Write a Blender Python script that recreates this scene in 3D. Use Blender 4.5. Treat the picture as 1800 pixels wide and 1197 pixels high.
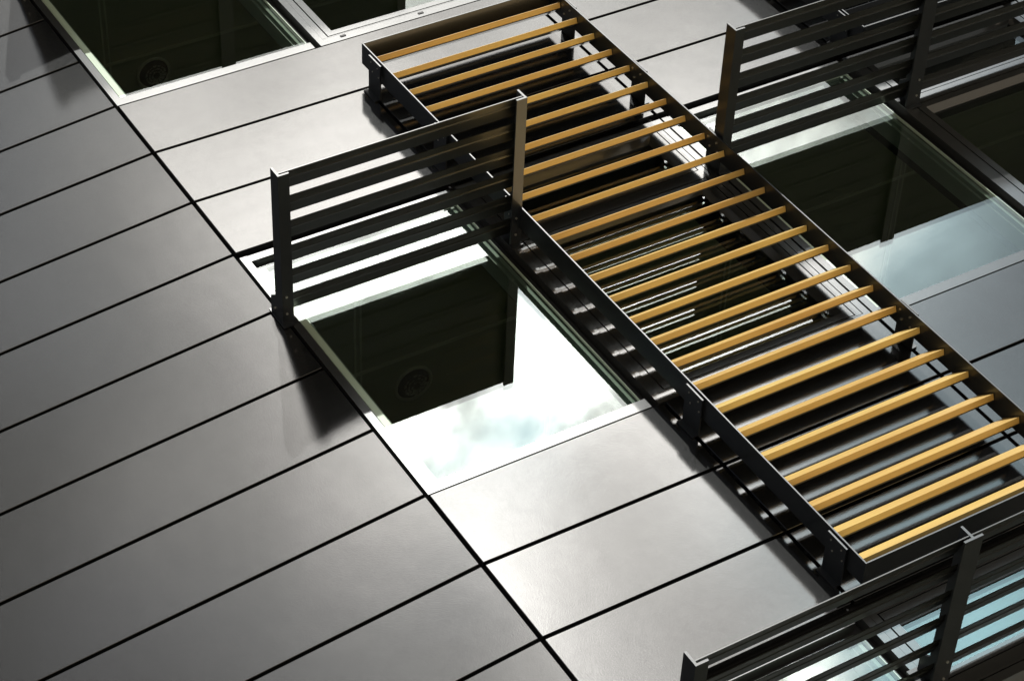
import bpy, bmesh, math, random
from mathutils import Vector, Matrix
random.seed(7)
PI = math.pi
S = bpy.context.scene
C = S.collection
for o in list(bpy.data.objects):
    bpy.data.objects.remove(o)

ZO = 9.462                      # height of the window heads of the main storey above the ground
FOLD = -0.10815                 # the left wall turns back by 6 degrees at the corner joint
COL = 1.2325                    # bay width
PITCH = 0.4713                  # panel course height
STO = 3.30                      # storey height

# ------------------------------------------------------------------ camera
cam = bpy.data.cameras.new('camera'); co = bpy.data.objects.new('camera', cam); C.objects.link(co)
co.matrix_world = Matrix((
    (0.8549370, 0.3148040, -0.4122878, -3.480719),
    (-0.0366119, -0.7561979, -0.6533179, -6.860851),
    (-0.5174383, 0.5736403, -0.6349760, ZO - 7.862145),
    (0, 0, 0, 1)))
cam.sensor_fit = 'HORIZONTAL'; cam.sensor_width = 36; cam.lens = 79.153
cam.clip_start = 0.1; cam.clip_end = 3000
S.camera = co

# ------------------------------------------------------------------ light
SUN_AZ, SUN_EL = math.radians(21.0), math.radians(38.4)      # azimuth from straight out of the wall towards +X
sd = Vector((math.sin(SUN_AZ) * math.cos(SUN_EL), -math.cos(SUN_AZ) * math.cos(SUN_EL), math.sin(SUN_EL)))
sl = bpy.data.lights.new('sun', 'SUN'); sl.energy = 4.2; sl.angle = math.radians(0.5); sl.color = (1.0, 0.97, 0.92)
so = bpy.data.objects.new('sun', sl); C.objects.link(so)
so.rotation_euler = sd.to_track_quat('Z', 'Y').to_euler(); so.location = sd * 60
W = bpy.data.worlds.new('World'); S.world = W; W.use_nodes = True
wn, wl = W.node_tree.nodes, W.node_tree.links
wn.clear()
def N(t, nodes, **k):
    n = nodes.new(t)
    for a, b in k.items(): setattr(n, a, b)
    return n
def mth(nodes, links, op, a, b=None, c=None, clamp=False):
    n = nodes.new('ShaderNodeMath'); n.operation = op; n.use_clamp = clamp
    for i, v in enumerate((a, b, c)):
        if v is None: continue
        if isinstance(v, (int, float)): n.inputs[i].default_value = v
        else: links.new(v, n.inputs[i])
    return n.outputs[0]
sky = N('ShaderNodeTexSky', wn, sky_type='NISHITA', sun_disc=False)
sky.sun_elevation = SUN_EL
sky.sun_rotation = PI - SUN_AZ          # compass angle of the sun, checked against the lamp
sky.air_density = 1.0; sky.dust_density = 1.4; sky.ozone_density = 1.2
tc = N('ShaderNodeTexCoord', wn)
def dirv(az, el):
    az, el = math.radians(az), math.radians(el)
    return (math.sin(az) * math.cos(el), -math.cos(az) * math.cos(el), math.sin(el))
def glow(az, el, k):                    # a soft lobe round a direction
    d = N('ShaderNodeVectorMath', wn, operation='DOT_PRODUCT'); wl.new(tc.outputs['Generated'], d.inputs[0]); d.inputs[1].default_value = dirv(az, el)
    x = mth(wn, wl, 'SUBTRACT', d.outputs['Value'], 1.0)
    return mth(wn, wl, 'EXPONENT', mth(wn, wl, 'MULTIPLY', x, k))
nz = N('ShaderNodeTexNoise', wn); nz.inputs['Scale'].default_value = 7.0; nz.inputs['Detail'].default_value = 7; nz.inputs['Roughness'].default_value = 0.52
nz.inputs['Distortion'].default_value = 0.35
mp = N('ShaderNodeMapping', wn); mp.inputs['Location'].default_value = (1.7, 0.4, 2.2); mp.inputs['Scale'].default_value = (1, 1, 1.5)
wl.new(tc.outputs['Generated'], mp.inputs[0]); wl.new(mp.outputs[0], nz.inputs['Vector'])
bank = glow(30, 41, 55.0)               # the bright cloud bank round the sun
low = glow(28, 32, 74.0)                # paler sky under it
gap = glow(31.0, 37.2, 2600.0)             # a thin spot in the clouds
cov = mth(wn, wl, 'SUBTRACT', mth(wn, wl, 'MULTIPLY_ADD', bank, 0.14, nz.outputs['Fac']), mth(wn, wl, 'ADD', mth(wn, wl, 'MULTIPLY', gap, 0.20), mth(wn, wl, 'MULTIPLY', mth(wn, wl, 'ADD', glow(44.5, 29, 200.0), glow(37, 25, 500.0)), 0.34)))
mr = N('ShaderNodeMapRange', wn, interpolation_type='SMOOTHSTEP'); wl.new(cov, mr.inputs['Value'])
mr.inputs['From Min'].default_value = 0.34; mr.inputs['From Max'].default_value = 0.56
def scaled(col, val):
    v = N('ShaderNodeVectorMath', wn, operation='SCALE'); v.inputs[0].default_value = col; wl.new(val, v.inputs['Scale']); return v.outputs[0]
def addv(a, b):
    v = N('ShaderNodeVectorMath', wn, operation='ADD'); wl.new(a, v.inputs[0]); wl.new(b, v.inputs[1]); return v.outputs[0]
n2 = N('ShaderNodeTexNoise', wn); n2.inputs['Scale'].default_value = 12.0; n2.inputs['Detail'].default_value = 6; n2.inputs['Roughness'].default_value = 0.5; n2.inputs['Distortion'].default_value = 0.5
mp2 = N('ShaderNodeMapping', wn); mp2.inputs['Location'].default_value = (3.1, 1.25, 0.7); wl.new(tc.outputs['Generated'], mp2.inputs[0]); wl.new(mp2.outputs[0], n2.inputs['Vector'])
broken = N('ShaderNodeMapRange', wn, interpolation_type='SMOOTHSTEP'); wl.new(n2.outputs['Fac'], broken.inputs['Value'])
for i_, v_ in enumerate((0.36, 0.50, 0.62, 1.62)): broken.inputs[1 + i_].default_value = v_
patchy = N('ShaderNodeMapRange', wn, interpolation_type='SMOOTHSTEP'); wl.new(nz.outputs['Fac'], patchy.inputs['Value'])
for i_, v_ in enumerate((0.40, 0.58, 0.45, 1.35)): patchy.inputs[1 + i_].default_value = v_
lowc = mth(wn, wl, 'MULTIPLY', low, broken.outputs[0])
left = mth(wn, wl, 'MULTIPLY_ADD', glow(15.5, 35.5, 260.0), 0.7, glow(15.5, 43, 260.0))     # the ragged left flank of the bank
cl = addv(scaled((1.0, 0.962, 0.90), mth(wn, wl, 'ADD', mth(wn, wl, 'MULTIPLY_ADD', bank, 7.9, 0.16), mth(wn, wl, 'ADD', mth(wn, wl, 'MULTIPLY', left, 1.55), mth(wn, wl, 'MULTIPLY', glow(43.5, 40.5, 330.0), 3.4)))), scaled((1.0, 0.975, 0.93), mth(wn, wl, 'MULTIPLY', lowc, 5.9)))
sk = N('ShaderNodeVectorMath', wn, operation='SCALE'); wl.new(sky.outputs[0], sk.inputs[0]); sk.inputs['Scale'].default_value = 0.062
veil = addv(sk.outputs[0], addv(scaled((0.80, 0.96, 1.0), mth(wn, wl, 'MULTIPLY', bank, 4.2)), scaled((0.50, 0.90, 1.0), mth(wn, wl, 'MULTIPLY', low, 1.1))))
veil = addv(veil, addv(scaled((3.0, 3.6, 3.8), mth(wn, wl, 'MULTIPLY', glow(43.8, 36.8, 620.0), patchy.outputs[0])), scaled((1.25, 2.3, 2.55), glow(36.5, 26, 700.0))))
thick = N('ShaderNodeMapRange', wn, interpolation_type='SMOOTHSTEP'); wl.new(n2.outputs['Fac'], thick.inputs['Value'])
for i_, v_ in enumerate((0.38, 0.56, 0.54, 1.14)): thick.inputs[1 + i_].default_value = v_
cs = N('ShaderNodeVectorMath', wn, operation='SCALE'); wl.new(cl, cs.inputs[0]); wl.new(thick.outputs[0], cs.inputs['Scale']); cl = cs.outputs[0]
mx = N('ShaderNodeMix', wn, data_type='RGBA'); wl.new(mr.outputs[0], mx.inputs['Factor'])
wl.new(veil, mx.inputs['A']); wl.new(cl, mx.inputs['B'])
bg = N('ShaderNodeBackground', wn); wl.new(mx.outputs['Result'], bg.inputs[0]); bg.inputs[1].default_value = 1.0
wo = N('ShaderNodeOutputWorld', wn); wl.new(bg.outputs[0], wo.inputs[0])
S.view_settings.view_transform = 'Standard'; S.view_settings.look = 'None'
S.view_settings.exposure = 0.0; S.view_settings.gamma = 1.0; S.view_settings.use_curve_mapping = False
S.render.resolution_x = 1024; S.render.resolution_y = 680

# ------------------------------------------------------------------ materials
def newmat(name):
    m = bpy.data.materials.new(name); m.use_nodes = True
    nt = m.node_tree; b = nt.nodes['Principled BSDF']
    return m, nt.nodes, nt.links, b
def noise(nodes, links, scale, detail=3, rough=0.5, stretch=None, coord='Object'):
    t = nodes.new('ShaderNodeTexCoord'); n = nodes.new('ShaderNodeTexNoise')
    n.inputs['Scale'].default_value = scale; n.inputs['Detail'].default_value = detail; n.inputs['Roughness'].default_value = rough
    if stretch:
        p = nodes.new('ShaderNodeMapping'); p.inputs['Scale'].default_value = stretch
        links.new(t.outputs[coord], p.inputs[0]); links.new(p.outputs[0], n.inputs['Vector'])
    else: links.new(t.outputs[coord], n.inputs['Vector'])
    return n.outputs['Fac']
def maprange(nodes, links, v, a, b, c, d):
    n = nodes.new('ShaderNodeMapRange'); links.new(v, n.inputs[0])
    for i, x in enumerate((a, b, c, d)): n.inputs[1 + i].default_value = x
    return n.outputs[0]
def bump(nodes, links, v, strength, dist):
    n = nodes.new('ShaderNodeBump'); links.new(v, n.inputs['Height']); n.inputs['Strength'].default_value = strength; n.inputs['Distance'].default_value = dist
    return n.outputs[0]
def colmix(nodes, links, fac, a, b):
    n = nodes.new('ShaderNodeMix'); n.data_type = 'RGBA'; links.new(fac, n.inputs['Factor'])
    n.inputs['A'].default_value = (*a, 1); n.inputs['B'].default_value = (*b, 1)
    return n.outputs['Result']

def metallic_paint(name, base, rough, ior, coat, coat_rough, flake=0.35, metallic=0.0, sc=420.0, coat_ior=1.5):
    m, n, l, b = newmat(name)
    f = noise(n, l, sc, 2, 0.7)
    big = noise(n, l, 2.3, 4, 0.6)
    c = colmix(n, l, f, tuple(x * 0.7 for x in base), tuple(x * 1.35 for x in base))
    l.new(c, b.inputs['Base Color'])
    b.inputs['Metallic'].default_value = metallic
    l.new(maprange(n, l, big, 0.3, 0.7, rough * 0.93, rough * 1.07), b.inputs['Roughness'])
    b.inputs['IOR'].default_value = ior
    b.inputs['Coat Weight'].default_value = coat
    l.new(maprange(n, l, big, 0.3, 0.7, coat_rough * 0.8, coat_rough * 1.25), b.inputs['Coat Roughness'])
    b.inputs['Coat IOR'].default_value = coat_ior
    l.new(bump(n, l, f, flake, 0.002), b.inputs['Normal'])
    # gentle oil-canning of the sheet, seen in the clear coat only
    w = noise(n, l, 1.3, 3, 0.5)
    grain = noise(n, l, 150.0, 3, 0.75)
    bn = n.new('ShaderNodeBump'); l.new(grain, bn.inputs['Height']); bn.inputs['Strength'].default_value = 0.15; bn.inputs['Distance'].default_value = 0.001
    l.new(bump(n, l, w, 0.09, 0.02), bn.inputs['Normal'])
    l.new(bn.outputs[0], b.inputs['Coat Normal'])
    dirt = noise(n, l, 9.0, 8, 0.72)
    l.new(maprange(n, l, dirt, 0.30, 0.62, coat, coat * 0.93), b.inputs['Coat Weight'])
    b.inputs['Coat Tint'].default_value = (0.955, 0.99, 1.0, 1)
    return m
M = {}
M['panel'] = metallic_paint('panel_paint', (0.007, 0.007, 0.007), 0.33, 1.15, 1.0, 0.055, 1.0, sc=190.0, coat_ior=1.82)
M['frame'] = metallic_paint('window_frame_paint', (0.03, 0.03, 0.03), 0.30, 1.35, 1.0, 0.05, 0.12, coat_ior=1.82)
M['steel'] = metallic_paint('black_steel_paint', (0.012, 0.014, 0.017), 0.40, 1.5, 0.5, 0.12, 0.1)
M['louvre'] = metallic_paint('louvre_paint', (0.015, 0.016, 0.013), 0.38, 1.45, 0.5, 0.2, 0.1)
M['edge'] = metallic_paint('cut_edge', (0.55, 0.55, 0.56), 0.35, 1.5, 0.6, 0.1, 0.05, 0.2)

def simple(name, base, rough, metallic=0.0, var=0.25, sc=6.0):
    m, n, l, b = newmat(name)
    f = noise(n, l, sc, 5, 0.6)
    l.new(colmix(n, l, f, tuple(x * (1 - var) for x in base), tuple(min(1, x * (1 + var)) for x in base)), b.inputs['Base Color'])
    b.inputs['Roughness'].default_value = rough; b.inputs['Metallic'].default_value = metallic
    return m
M['gap'] = simple('joint_shadow_lining', (0.004, 0.004, 0.004), 0.9)
M['gasket'] = simple('black_gasket', (0.008, 0.008, 0.008), 0.6)
M['inner'] = simple('inner_frame_paint', (0.25, 0.29, 0.27), 0.45, 0.0, 0.08)
M['spacer_sheen'] = simple('spacer_sheen_paint', (0.62, 0.68, 0.58), 0.4, 0.0, 0.05)
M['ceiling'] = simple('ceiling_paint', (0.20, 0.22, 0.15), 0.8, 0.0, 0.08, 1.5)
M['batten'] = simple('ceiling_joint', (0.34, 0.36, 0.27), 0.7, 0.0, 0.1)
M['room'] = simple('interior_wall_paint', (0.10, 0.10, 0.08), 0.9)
M['bolt'] = simple('zinc_bolt', (0.62, 0.60, 0.55), 0.3, 0.9, 0.1)
M['lampglass'] = simple('downlight_reflector', (0.5, 0.5, 0.46), 0.25, 0.6, 0.5, 60)
M['lamprim'] = simple('downlight_rim', (0.34, 0.35, 0.28), 0.5, 0.0, 0.1)

def wood():
    m, n, l, b = newmat('oiled_timber')
    t = n.new('ShaderNodeTexCoord'); oi = n.new('ShaderNodeObjectInfo')
    ad = n.new('ShaderNodeVectorMath'); ad.operation = 'MULTIPLY_ADD'
    cb = n.new('ShaderNodeCombineXYZ'); l.new(oi.outputs['Random'], cb.inputs[0]); l.new(oi.outputs['Random'], cb.inputs[1])
    l.new(cb.outputs[0], ad.inputs[0]); ad.inputs[1].default_value = (13, 7, 0); l.new(t.outputs['Object'], ad.inputs[2])
    p = n.new('ShaderNodeMapping'); p.inputs['Scale'].default_value = (2.2, 60, 60); l.new(ad.outputs[0], p.inputs[0])
    g = n.new('ShaderNodeTexNoise'); g.inputs['Scale'].default_value = 1.0; g.inputs['Detail'].default_value = 6; g.inputs['Roughness'].default_value = 0.62; l.new(p.outputs[0], g.inputs['Vector'])
    p2 = n.new('ShaderNodeMapping'); p2.inputs['Scale'].default_value = (1.6, 5, 5); l.new(ad.outputs[0], p2.inputs[0])
    g2 = n.new('ShaderNodeTexNoise'); g2.inputs['Scale'].default_value = 1.0; g2.inputs['Detail'].default_value = 3; l.new(p2.outputs[0], g2.inputs['Vector'])
    c1 = colmix(n, l, g.outputs['Fac'], (0.56, 0.390, 0.105), (0.80, 0.65, 0.27))
    c2 = n.new('ShaderNodeMix'); c2.data_type = 'RGBA'; c2.blend_type = 'MULTIPLY'; c2.inputs['Factor'].default_value = 1.0
    l.new(c1, c2.inputs['A'])
    tone = colmix(n, l, g2.outputs['Fac'], (0.80, 0.66, 0.60), (1.12, 1.15, 1.1))
    l.new(tone, c2.inputs['B'])
    # each board has its own tone
    c3 = n.new('ShaderNodeMix'); c3.data_type = 'RGBA'; c3.blend_type = 'MULTIPLY'; c3.inputs['Factor'].default_value = 1.0
    l.new(c2.outputs['Result'], c3.inputs['A']); l.new(colmix(n, l, oi.outputs['Random'], (0.92, 0.80, 0.72), (1.06, 1.08, 1.05)), c3.inputs['B'])
    l.new(c3.outputs['Result'], b.inputs['Base Color'])
    b.inputs['Roughness'].default_value = 0.5; b.inputs['Coat Weight'].default_value = 0.5; b.inputs['Coat Roughness'].default_value = 0.25
    l.new(bump(n, l, g.outputs['Fac'], 0.25, 0.001), b.inputs['Normal'])
    return m
M['wood'] = wood()

def glass(name, tint, r0):
    m = bpy.data.materials.new(name); m.use_nodes = True
    n, l = m.node_tree.nodes, m.node_tree.links; n.clear()
    lw = n.new('ShaderNodeLayerWeight'); lw.inputs['Blend'].default_value = 0.5
    # Facing at blend 0.5 is 1 - |cos|
    p5 = mth(n, l, 'POWER', lw.outputs['Facing'], 5.0)
    fr = mth(n, l, 'MULTIPLY_ADD', p5, 1 - r0, r0)
    tr = n.new('ShaderNodeBsdfTransparent'); tr.inputs[0].default_value = (*tint, 1)
    gl = n.new('ShaderNodeBsdfGlossy'); gl.inputs['Roughness'].default_value = 0.0; gl.inputs['Color'].default_value = (0.93, 0.99, 1.0, 1)
    ms = n.new('ShaderNodeMixShader'); l.new(fr, ms.inputs[0]); l.new(tr.outputs[0], ms.inputs[1]); l.new(gl.outputs[0], ms.inputs[2])
    o = n.new('ShaderNodeOutputMaterial'); l.new(ms.outputs[0], o.inputs[0])
    return m
M['glass'] = glass('window_glass', (0.84, 0.88, 0.84), 0.088)
M['glass2'] = glass('inner_glass', (0.66, 0.71, 0.66), 0.085)

# ------------------------------------------------------------------ mesh helpers
def box(bm, x0, x1, y0, y1, z0, z1):
    v = [bm.verts.new((x, y, z)) for z in (z0, z1) for y in (y0, y1) for x in (x0, x1)]
    for f in ((0, 2, 3, 1), (4, 5, 7, 6), (0, 1, 5, 4), (2, 6, 7, 3), (0, 4, 6, 2), (1, 3, 7, 5)):
        bm.faces.new([v[i] for i in f])
def prism_x(bm, prof, x0, x1):           # closed profile in (y, z) extruded along x
    a = [bm.verts.new((x0, y, z)) for y, z in prof]; b = [bm.verts.new((x1, y, z)) for y, z in prof]
    n = len(prof)
    bm.faces.new(a); bm.faces.new(b[::-1])
    for i in range(n): bm.faces.new((a[i], a[(i + 1) % n], b[(i + 1) % n], b[i]))
def prism_y(bm, prof, y0, y1):           # closed profile in (x, z) extruded along y
    a = [bm.verts.new((x, y0, z)) for x, z in prof]; b = [bm.verts.new((x, y1, z)) for x, z in prof]
    n = len(prof)
    bm.faces.new(a); bm.faces.new(b[::-1])
    for i in range(n): bm.faces.new((a[i], a[(i + 1) % n], b[(i + 1) % n], b[i]))
def prism_pl_x(bm, prof, x0, x1): prism_x(bm, prof, x0, x1)
def disc(bm, c, axis, r, h, seg=16, r2=None):
    """short cylinder with its base at c and growing along axis ('x' or 'y' or 'z'), negative h allowed"""
    r2 = r if r2 is None else r2
    def P(t, rr, a):
        u, w = math.cos(a) * rr, math.sin(a) * rr
        if axis == 'x': return (c[0] + t, c[1] + u, c[2] + w)
        if axis == 'y': return (c[0] + u, c[1] + t, c[2] + w)
        return (c[0] + u, c[1] + w, c[2] + t)
    A = [bm.verts.new(P(0, r, 2 * PI * i / seg)) for i in range(seg)]
    B = [bm.verts.new(P(h, r2, 2 * PI * i / seg)) for i in range(seg)]
    bm.faces.new(A); bm.faces.new(B[::-1])
    for i in range(seg): bm.faces.new((A[i], A[(i + 1) % seg], B[(i + 1) % seg], B[i]))
def bevel_all(bm, w, seg=1):
    bmesh.ops.bevel(bm, geom=list(bm.edges), offset=w, segments=seg, affect='EDGES', clamp_overlap=True)
def obj(name, bm, mat, parent=None, smooth=False, loc=None, rotz=None):
    bmesh.ops.recalc_face_normals(bm, faces=bm.faces)
    me = bpy.data.meshes.new(name); bm.to_mesh(me); bm.free()
    for m in (mat if isinstance(mat, (list, tuple)) else [mat]): me.materials.append(m)
    o = bpy.data.objects.new(name, me); C.objects.link(o)
    if smooth:
        for p in me.polygons: p.use_smooth = True
    if parent is not None: o.parent = parent
    if loc: o.location = loc
    if rotz is not None: o.rotation_euler = (0, 0, rotz)
    return o
def link_copy(o, parent, loc=None, rotz=None):
    c = o.copy(); C.objects.link(c); c.parent = parent
    if loc: c.location = loc
    if rotz is not None: c.rotation_euler = (0, 0, rotz)
    return c
def thing(name, label, cat, loc=(0, 0, 0), group=None):
    o = bpy.data.objects.new(name, None); C.objects.link(o); o.empty_display_size = 0.2
    o.location = loc; o['label'] = label; o['category'] = cat
    if group: o['group'] = group
    return o
def tag(o, label, cat, group=None):
    o['label'] = label; o['category'] = cat
    if group: o['group'] = group
    return o
def frame_ring(bm, x0, x1, z0, z1, w, y0, y1, wt=None, wb=None):
    """four members, butted end to end"""
    wt = w if wt is None else wt; wb = w if wb is None else wb
    box(bm, x0, x0 + w, y0, y1, z0, z1); box(bm, x1 - w, x1, y0, y1, z0, z1)
    box(bm, x0 + w, x1 - w, y0, y1, z0, z0 + wb); box(bm, x0 + w, x1 - w, y0, y1, z1 - wt, z1)

# ------------------------------------------------------------------ ground
bm = bmesh.new(); box(bm, -400, 400, -400, 400, -0.3, 0)
g = obj('plaza_ground', bm, simple('warm_bounce_paving', (0.38, 0.325, 0.25), 0.85, 0, 0.12, 0.8)); g['kind'] = 'structure'  # unseen ground, colour warmed to bounce orange light up under the slats

# ------------------------------------------------------------------ the building
B = thing('office_building', 'dark glossy metal-clad office facade with flush windows, folding at one long joint', 'building', (0, 0, ZO))
JG = 0.0094                        # half a joint
def panel_bm(x0, x1, z0, z1):
    bm = bmesh.new(); box(bm, x0 + JG, x1 - JG, 0.0, 0.03, z0 + JG, z1 - JG)
    # no two panels hang perfectly true
    tx, tz = random.uniform(-0.0010, 0.0010), random.uniform(-0.0006, 0.0006)
    for v in bm.verts: v.co.y += tx * ((v.co.x - x0) / (x1 - x0) - 0.5) + tz * ((v.co.z - z0) / PITCH - 0.5) + 0.0008
    bevel_all(bm, 0.0015)
    return bm
ROW0, ROW1 = -12, 12
for r in range(ROW0, ROW1):
    obj('cladding_panel', panel_bm(-4.6, -0.002, r * PITCH, (r + 1) * PITCH), M['panel'], B, rotz=FOLD)
NCOL = 5
STOREYS = (1, 0, -1)
for s in (2, 1, 0, -1):
    zt = s * STO - 4 * PITCH - STO + 3 * PITCH
    for c in range(NCOL):
        for k in range(3):
            z0 = (s - 1) * STO + k * PITCH
            x0, x1 = c * COL, (c + 1) * COL
            if z0 + PITCH > 12 * PITCH: continue
            if s == 1 and k == 2 and c < 2:
                if c: continue
                x1 = 2 * COL
            obj('cladding_panel', panel_bm(x0 + (0.001 if c == 0 else 0), x1, z0, z0 + PITCH), M['panel'], B)
# backing behind the joints, and the rest of the wall up, down and to the sides
bm = bmesh.new(); box(bm, -4.6, 0.035, 0.05, 0.30, ROW0 * PITCH, ROW1 * PITCH)
obj('backing_wall', bm, M['gap'], B, rotz=FOLD)
bm = bmesh.new()
for s in (2, 1, 0, -1):
    zb, zt = (s - 1) * STO - 0.02, (s - 1) * STO + 3 * PITCH + 0.008
    box(bm, 0.03, NCOL * COL, 0.05, 0.30, zb + 0.025, min(zt - 0.006, 12 * PITCH))
obj('backing_wall', bm, M['gap'], B)
bm = bmesh.new()
box(bm, 0, NCOL * COL, 0.0, 0.3, -ZO, (-2) * STO + 0.0)
obj('base_wall', bm, M['panel'], B)
bm = bmesh.new(); box(bm, -4.6, -0.002, 0.0, 0.3, -ZO, ROW0 * PITCH - 0.004)
obj('base_wall', bm, M['panel'], B, rotz=FOLD)

GX0, GX1 = 0.048, 1.165            # fixed glass inside its bay
GZ0, GZ1 = -1.826, -0.121
def fixed_window():
    bm = bmesh.new()
    # face strips flush with the panels
    box(bm, 0.006, GX0 - 0.003, 0.0, 0.05, -1.889, -0.040)
    box(bm, GX0 - 0.003, 1.168, 0.0, 0.05, -1.889, GZ0 - 0.003)
    box(bm, GX0 - 0.003, 1.168, 0.0, 0.05, -0.088, -0.044)
    w = obj('window', bm, M['frame'], B)
    bm = bmesh.new()
    box(bm, 0.010, 1.20, 0.0505, 0.07, -1.885, -1.815); box(bm, 0.010, 1.20, 0.052, 0.30, -0.10, -0.001)
    box(bm, 0.010, 0.052, 0.051, 0.07, -1.815, -0.10); box(bm, 1.160, 1.200, 0.051, 0.07, -1.815, -0.10)
    obj('gasket', bm, M['gasket'], w)
    bm = bmesh.new(); v = [bm.verts.new(p) for p in ((GX0, 0.022, GZ0), (GX1, 0.022, GZ0), (GX1, 0.022, GZ1), (GX0, 0.022, GZ1))]; bm.faces.new(v)
    obj('glass_pane', bm, M['glass'], w)
    bm = bmesh.new(); v = [bm.verts.new(p) for p in ((0.05, 0.0395, -1.82), (1.163, 0.0395, -1.82), (1.163, 0.0395, -0.13), (0.05, 0.0395, -0.13))]; bm.faces.new(v)
    obj('inner_pane', bm, M['glass2'], w)
    bm = bmesh.new()
    frame_ring(bm, 0.086, 1.158, -1.815, -0.101, 0.038, 0.071, 0.17)
    frame_ring(bm, 0.090, 1.154, -1.81, -0.106, 0.020, 0.046, 0.0705)
    obj('inner_frame', bm, M['inner'], w)
    bm = bmesh.new(); frame_ring(bm, 0.090, 1.1625, -1.814, -0.133, 0.004, 0.0235, 0.0385); box(bm, 0.060, 0.0898, 0.0235, 0.0385, -1.814, -0.133); obj('spacer_and_sheen_strip', bm, M['spacer_sheen'], w)  # wide left box: pale strip painted for the sky sheen at the glass edge
    return w
def bevel_sash(bm, x0, x1, z0, z1, w, d):
    """sash ring: flat face w wide, then a bead sloping back to the glass"""
    frame_ring(bm, x0, x1, z0, z1, w, 0.002, 0.05)
    a0, a1, c0, c1 = x0 + w, x1 - w, z0 + w, z1 - w
    o = [(a0, 0.0025, c0), (a1, 0.0025, c0), (a1, 0.0025, c1), (a0, 0.0025, c1)]
    i = [(a0 + 0.022, d, c0 + 0.022), (a1 - 0.022, d, c0 + 0.022), (a1 - 0.022, d, c1 - 0.022), (a0 + 0.022, d, c1 - 0.022)]
    ov = [bm.verts.new(p) for p in o]; iv = [bm.verts.new(p) for p in i]
    for k in range(4): bm.faces.new((ov[k], ov[(k + 1) % 4], iv[(k + 1) % 4], iv[k]))
def sash_window():
    X0, X1 = -0.030, COL - 0.004    # within its bay; overlaps the left joint like the real frame does
    bm = bmesh.new()
    # outer frame in two stepped faces
    frame_ring(bm, X0 + 0.004, X1 - 0.002, -1.889, -0.040, 0.036, 0.0, 0.05, None, 0.055)
    frame_ring(bm, X0 + 0.043, X1 - 0.0405, -1.8285, -0.0785, 0.034, 0.003, 0.05, 0.012, 0.006)
    box(bm, X0 + 0.078, X1 - 0.076, 0.001, 0.05, -0.578, -0.512)           # transom rail
    w = obj('window', bm, M['frame'], B)
    bm = bmesh.new()
    frame_ring(bm, X0, X1 + 0.002, -1.885, -0.001, 0.09, 0.0505, 0.30, 0.10, 0.09)
    box(bm, X0 + 0.09, X1 - 0.09, 0.0635, 0.12, -0.63, -0.46)
    obj('gasket', bm, M['gasket'], w)
    for (z0, z1) in ((-0.506, -0.096), (-1.817, -0.584)):
        bm = bmesh.new(); bevel_sash(bm, X0 + 0.084, X1 - 0.082, z0, z1, 0.040, 0.045)
        sa = obj('sash', bm, M['frame'], w)
        a0, a1 = X0 + 0.084 + 0.06, X1 - 0.082 - 0.06
        bm = bmesh.new(); v = [bm.verts.new(p) for p in ((a0, 0.044, z0 + 0.06), (a1, 0.044, z0 + 0.06), (a1, 0.044, z1 - 0.06), (a0, 0.044, z1 - 0.06))]; bm.faces.new(v)
        obj('glass_pane', bm, M['glass'], w)
        bm = bmesh.new(); v = [bm.verts.new(p) for p in ((a0, 0.0615, z0 + 0.06), (a1, 0.0615, z0 + 0.06), (a1, 0.0615, z1 - 0.06), (a0, 0.0615, z1 - 0.06))]; bm.faces.new(v)
        obj('inner_pane', bm, M['glass2'], w)
    for x in (0.11, 0.60, 1.08):
        bm = bmesh.new(); box(bm, x, x + 0.032, -0.004, -0.0002, -1.862, -1.848)
        obj('drain_cap', bm, M['gasket'], w)
    return w
fw = fixed_window(); sw = sash_window()
def place_window(src, x, s, first):
    if first:
        src.location = (x, 0, s * STO); return src
    c = link_copy(src, B, (x, 0, s * STO))
    for ch in src.children: link_copy(ch, c)
    return c
f1 = s1 = True
for s in STOREYS:
    for c in range(NCOL):
        if c % 2 == 0: place_window(fw, c * COL, s, f1); f1 = False
        else: place_window(sw, c * COL, s, s1); s1 = False
# rooms behind the glass
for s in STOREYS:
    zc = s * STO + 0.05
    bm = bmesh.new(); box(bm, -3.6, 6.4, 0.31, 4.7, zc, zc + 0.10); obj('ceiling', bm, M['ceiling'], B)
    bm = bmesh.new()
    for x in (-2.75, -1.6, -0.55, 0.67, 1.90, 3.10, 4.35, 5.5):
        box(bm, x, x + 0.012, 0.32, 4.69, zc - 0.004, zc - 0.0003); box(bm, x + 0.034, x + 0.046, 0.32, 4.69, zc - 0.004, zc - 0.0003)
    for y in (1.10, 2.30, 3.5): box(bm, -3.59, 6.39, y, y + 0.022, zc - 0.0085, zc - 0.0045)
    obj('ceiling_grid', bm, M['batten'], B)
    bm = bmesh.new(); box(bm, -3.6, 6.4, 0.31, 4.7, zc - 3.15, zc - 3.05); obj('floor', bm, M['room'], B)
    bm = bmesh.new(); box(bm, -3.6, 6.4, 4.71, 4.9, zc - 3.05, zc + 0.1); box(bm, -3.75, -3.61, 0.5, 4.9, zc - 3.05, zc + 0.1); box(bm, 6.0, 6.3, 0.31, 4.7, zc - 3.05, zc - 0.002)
    obj('back_wall', bm, M['room'], B)

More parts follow.
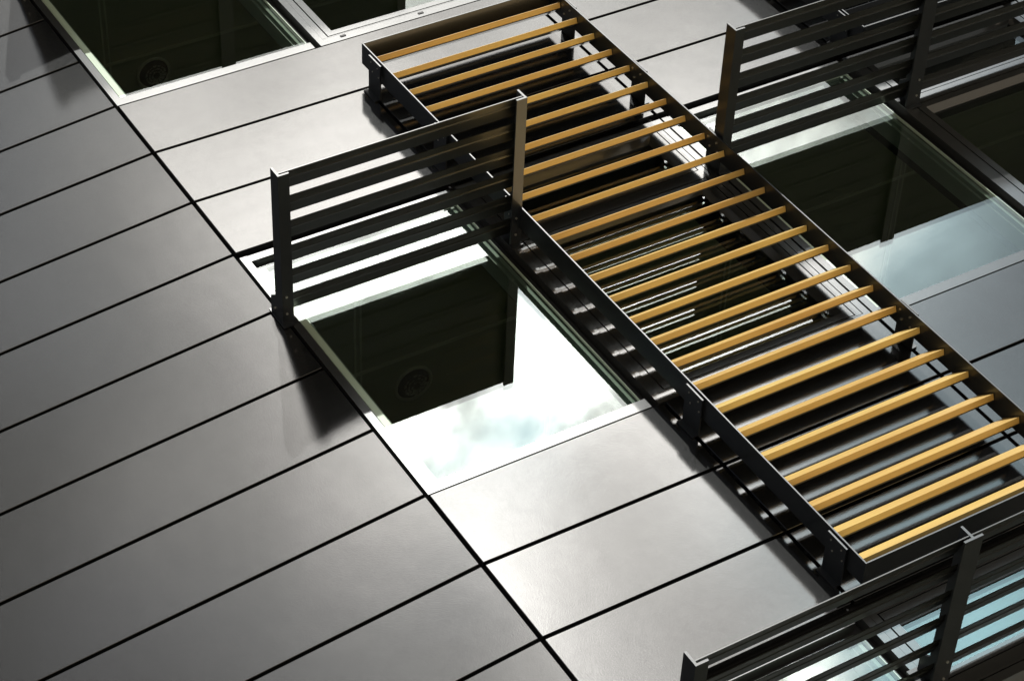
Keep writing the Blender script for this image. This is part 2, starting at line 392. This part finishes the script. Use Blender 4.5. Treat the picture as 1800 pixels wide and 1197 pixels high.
# ------------------------------------------------------------------ ceiling lights seen through the glass
def downlight(x, y, s, label):
    z = ZO + s * STO + 0.05
    t = thing('ceiling_downlight', label, 'ceiling light', (x, y, z), 'round downlights inside the rooms')
    bm = bmesh.new()                                  # rim: flat ring
    seg = 40
    rings = [(0.118, -0.001), (0.118, -0.006), (0.100, -0.008), (0.098, -0.001)]
    vs = [[bm.verts.new((math.cos(2 * PI * i / seg) * r, math.sin(2 * PI * i / seg) * r, h)) for i in range(seg)] for r, h in rings]
    for k in range(3):
        for i in range(seg): bm.faces.new((vs[k][i], vs[k][(i + 1) % seg], vs[k + 1][(i + 1) % seg], vs[k + 1][i]))
    obj('rim', bm, M['lamprim'], t, True)
    bm = bmesh.new(); disc(bm, (0, 0, -0.0015), 'z', 0.098, -0.001, 40); obj('recess', bm, M['gap'], t)
    bm = bmesh.new()                                  # faceted reflector bowl
    for k in range(3):
        for i in range(14):
            a0, a1 = 2 * PI * i / 14, 2 * PI * (i + 0.8) / 14
            r0, r1 = 0.022 + k * 0.018, 0.036 + k * 0.018
            z0 = -0.012 - 0.006 * (2 - k)
            q = [bm.verts.new((math.cos(a) * r + 0.01, math.sin(a) * r + 0.008, z0 - 0.004 * ((i + k) % 3) * (r == r1))) for a, r in ((a0, r0), (a1, r0), (a1, r1), (a0, r1))]
            bm.faces.new(q)
    obj('reflector', bm, M['lampglass'], t)
    return t
downlight(1.03, 1.325, 0, 'round recessed downlight seen through the centre window, right above the bright sky reflection')
downlight(0.995, 1.27, 1, 'round recessed downlight seen through the dark upper left window near its bottom sill')

# ------------------------------------------------------------------ timber screens
def screen(label, loc, slat_mat='wood', kind='timber_slat'):
    t = thing('timber_slat_screen', label, 'sunscreen', loc, 'timber slat screens hung in front of the facade')
    X0, X1, Z0, Z1, Y0, Y1 = 1.254, 2.443, -3.300, 1.031, -0.225, -0.098
    TH = 0.008
    for x in (X0, X1 - TH):
        bm = bmesh.new(); box(bm, x, x + TH, Y0, Y1, Z0, Z1); bevel_all(bm, 0.0008)
        obj('side_plate', bm, M['steel'], t)
    bm = bmesh.new(); box(bm, X0 + TH + .0003, X1 - TH - .0003, Y0, Y1, Z1 - TH, Z1); bevel_all(bm, 0.0008); obj('end_plate', bm, M['steel'], t)
    bm = bmesh.new(); box(bm, X0 + TH + .0003, X1 - TH - .0003, Y0, Y1, Z0, Z0 + TH); bevel_all(bm, 0.0008); obj('end_plate', bm, M['steel'], t)
    s47, c47 = math.sin(math.radians(47)), math.cos(math.radians(47))
    L = 0.1215
    for k in range(25):
        z = 0.930 - 0.1739 * k
        y = -0.187
        bm = bmesh.new()
        prof = [(y, z), (y + 0.031, z - 0.011), (y + 0.031 + 0.092 * c47, z - 0.011 + 0.092 * s47), (y + L * c47, z + L * s47)]
        prism_x(bm, prof, X0 + TH + 0.001, X1 - TH - 0.001)
        bevel_all(bm, 0.0018)
        so_ = obj(kind, bm, M[slat_mat], t)
        # black strip added behind each board so its mirror image stays dark
        bm = bmesh.new(); g = 0.0004
        cp = [(y + 0.0315, z - 0.0115), (y + 0.0355, z - 0.0135), (y + 0.0355 + 0.091 * c47, z - 0.0135 + 0.091 * s47), (y + 0.0315 + 0.0915 * c47, z - 0.0115 + 0.0915 * s47)]
        prism_x(bm, cp, X0 + TH + 0.001, X1 - TH - 0.001)
        obj('added_dark_back', bm, M['steel'], so_)
    for zt in (0.925, 0.228, -0.47, -2.03, -3.067):
        for sx in (-1, 1):
            xa = X0 - 0.0165 if sx < 0 else X1 + 0.0085
            bm = bmesh.new()
            box(bm, xa, xa + 0.008, -0.218, -0.001, zt - 0.125, zt)          # plate running back to the wall
            box(bm, *( (xa - 0.03, xa) if sx < 0 else (xa + 0.008, xa + 0.038)), -0.0085, -0.001, zt - 0.125, zt)
            b_ = obj('bracket', bm, M['steel'], t)
            for yy, zz in ((-0.190, -0.028), (-0.190, -0.098), (-0.140, -0.045), (-0.140, -0.112)):
                bm = bmesh.new()
                if sx < 0: disc(bm, (xa - 0.0001, yy, zt + zz), 'x', 0.0045, -0.003, 8)
                else: disc(bm, (X1 - TH - 0.0002, yy, zt + zz), 'x', 0.0055, -0.006, 8)
                obj('bolt', bm, M['bolt'], b_)
    return t
screen('tall timber slat screen in a black steel frame, running diagonally through the middle', (0, 0, ZO))
screen('dark slat screen at the upper right edge, mostly hidden behind the louvre sunshade', (2.478, 0, ZO + 3.19), 'steel', 'dark_slat')

# ------------------------------------------------------------------ louvre sunshades
def sunshade(label, x0, bays, z, right_post=True):
    """horizontal shelf of six tilted blades between T posts standing out of the wall"""
    t = thing('louvre_sunshade', label, 'sunshade', (x0, 0, ZO + z), 'black louvre sunshades standing out of the facade')
    # local x = 0 is the outer face of the left web; z = 0 is the bottom of the flange
    D = -0.868
    span = 1.285 if bays == 1 else 1.25
    posts = [('L', 0.0)] + [('T' if (i < bays or not right_post) else 'R', i * 1.2325 + (0.062 if bays == 1 else 0.03)) for i in range(1, bays + 1)]
    for kind, x in posts:
        bm = bmesh.new()
        # web with its deeper, notched foot at the wall
        prof = [(D, 0.0), (-0.012, 0.0), (-0.012, 0.115), (-0.10, 0.115), (-0.135, 0.066), (D, 0.066)]
        xw = x if kind != 'R' else x - 0.011
        prism_x(bm, prof, xw, xw + 0.011)
        fx0, fx1 = {'L': (x - 0.001, x + 0.056), 'R': (x - 0.056, x + 0.001), 'T': (x - 0.040, x + 0.050)}[kind]
        box(bm, fx0, fx1, D - 0.0007, -0.0121, -0.011, -0.0002)
        box(bm, fx0 - 0.006, fx1 + 0.006, -0.012, -0.001, -0.03, 0.125)        # foot plate on the wall
        p = obj('post', bm, M['steel'], t)
        for yy in (-0.07, -0.17):
            bm = bmesh.new(); disc(bm, (x + (0.02 if kind != 'R' else -0.03), yy, -0.0108), 'z', 0.006, -0.005, 8); obj('bolt', bm, M['bolt'], p)
        bm = bmesh.new(); disc(bm, (xw - 0.0002, -0.055, 0.07), 'x', 0.006, -0.005, 8); obj('bolt', bm, M['bolt'], p)
    ph = math.radians(20)
    w, th = 0.141, 0.0045
    for b in range(bays):
        xa = posts[b][1] + (0.012); xb = posts[b + 1][1] - (0.0005 if posts[b + 1][0] == 'T' else 0.012)
        for k in range(6):
            y0 = -0.866 + 0.1412 * k; z0 = 0.012
            # folded sheet blade: lip, face, ridge, face
            pts = [(0, 0), (0.044, 0.0150), (0.051, 0.0135), (0.064, 0.0233), (w * math.cos(ph), w * math.sin(ph))]
            up = [(a - 0.0015, c + th) for a, c in reversed(pts)]
            up[-1] = (0.0, 0.005)
            prof = [(y0 + a, z0 + c) for a, c in pts + up]
            bm = bmesh.new(); prism_x(bm, prof, xa, xb)
            obj('louvre_blade', bm, M['louvre'], t)
    return t
sunshade('black louvre sunshade above the centre window, standing free in front of the pale panels', -0.036, 1, -0.583)
sunshade('black louvre sunshade at the upper right, its left post rising beside the timber screen', 2.455, 2, -0.580)
sunshade('black louvre sunshade at the bottom right corner of the picture, under the timber screen', -0.036, 2, -3.830)
sunshade('black louvre sunshade above the frame, mirrored as a dark wedge at upper left', -0.036, 2, 2.717)
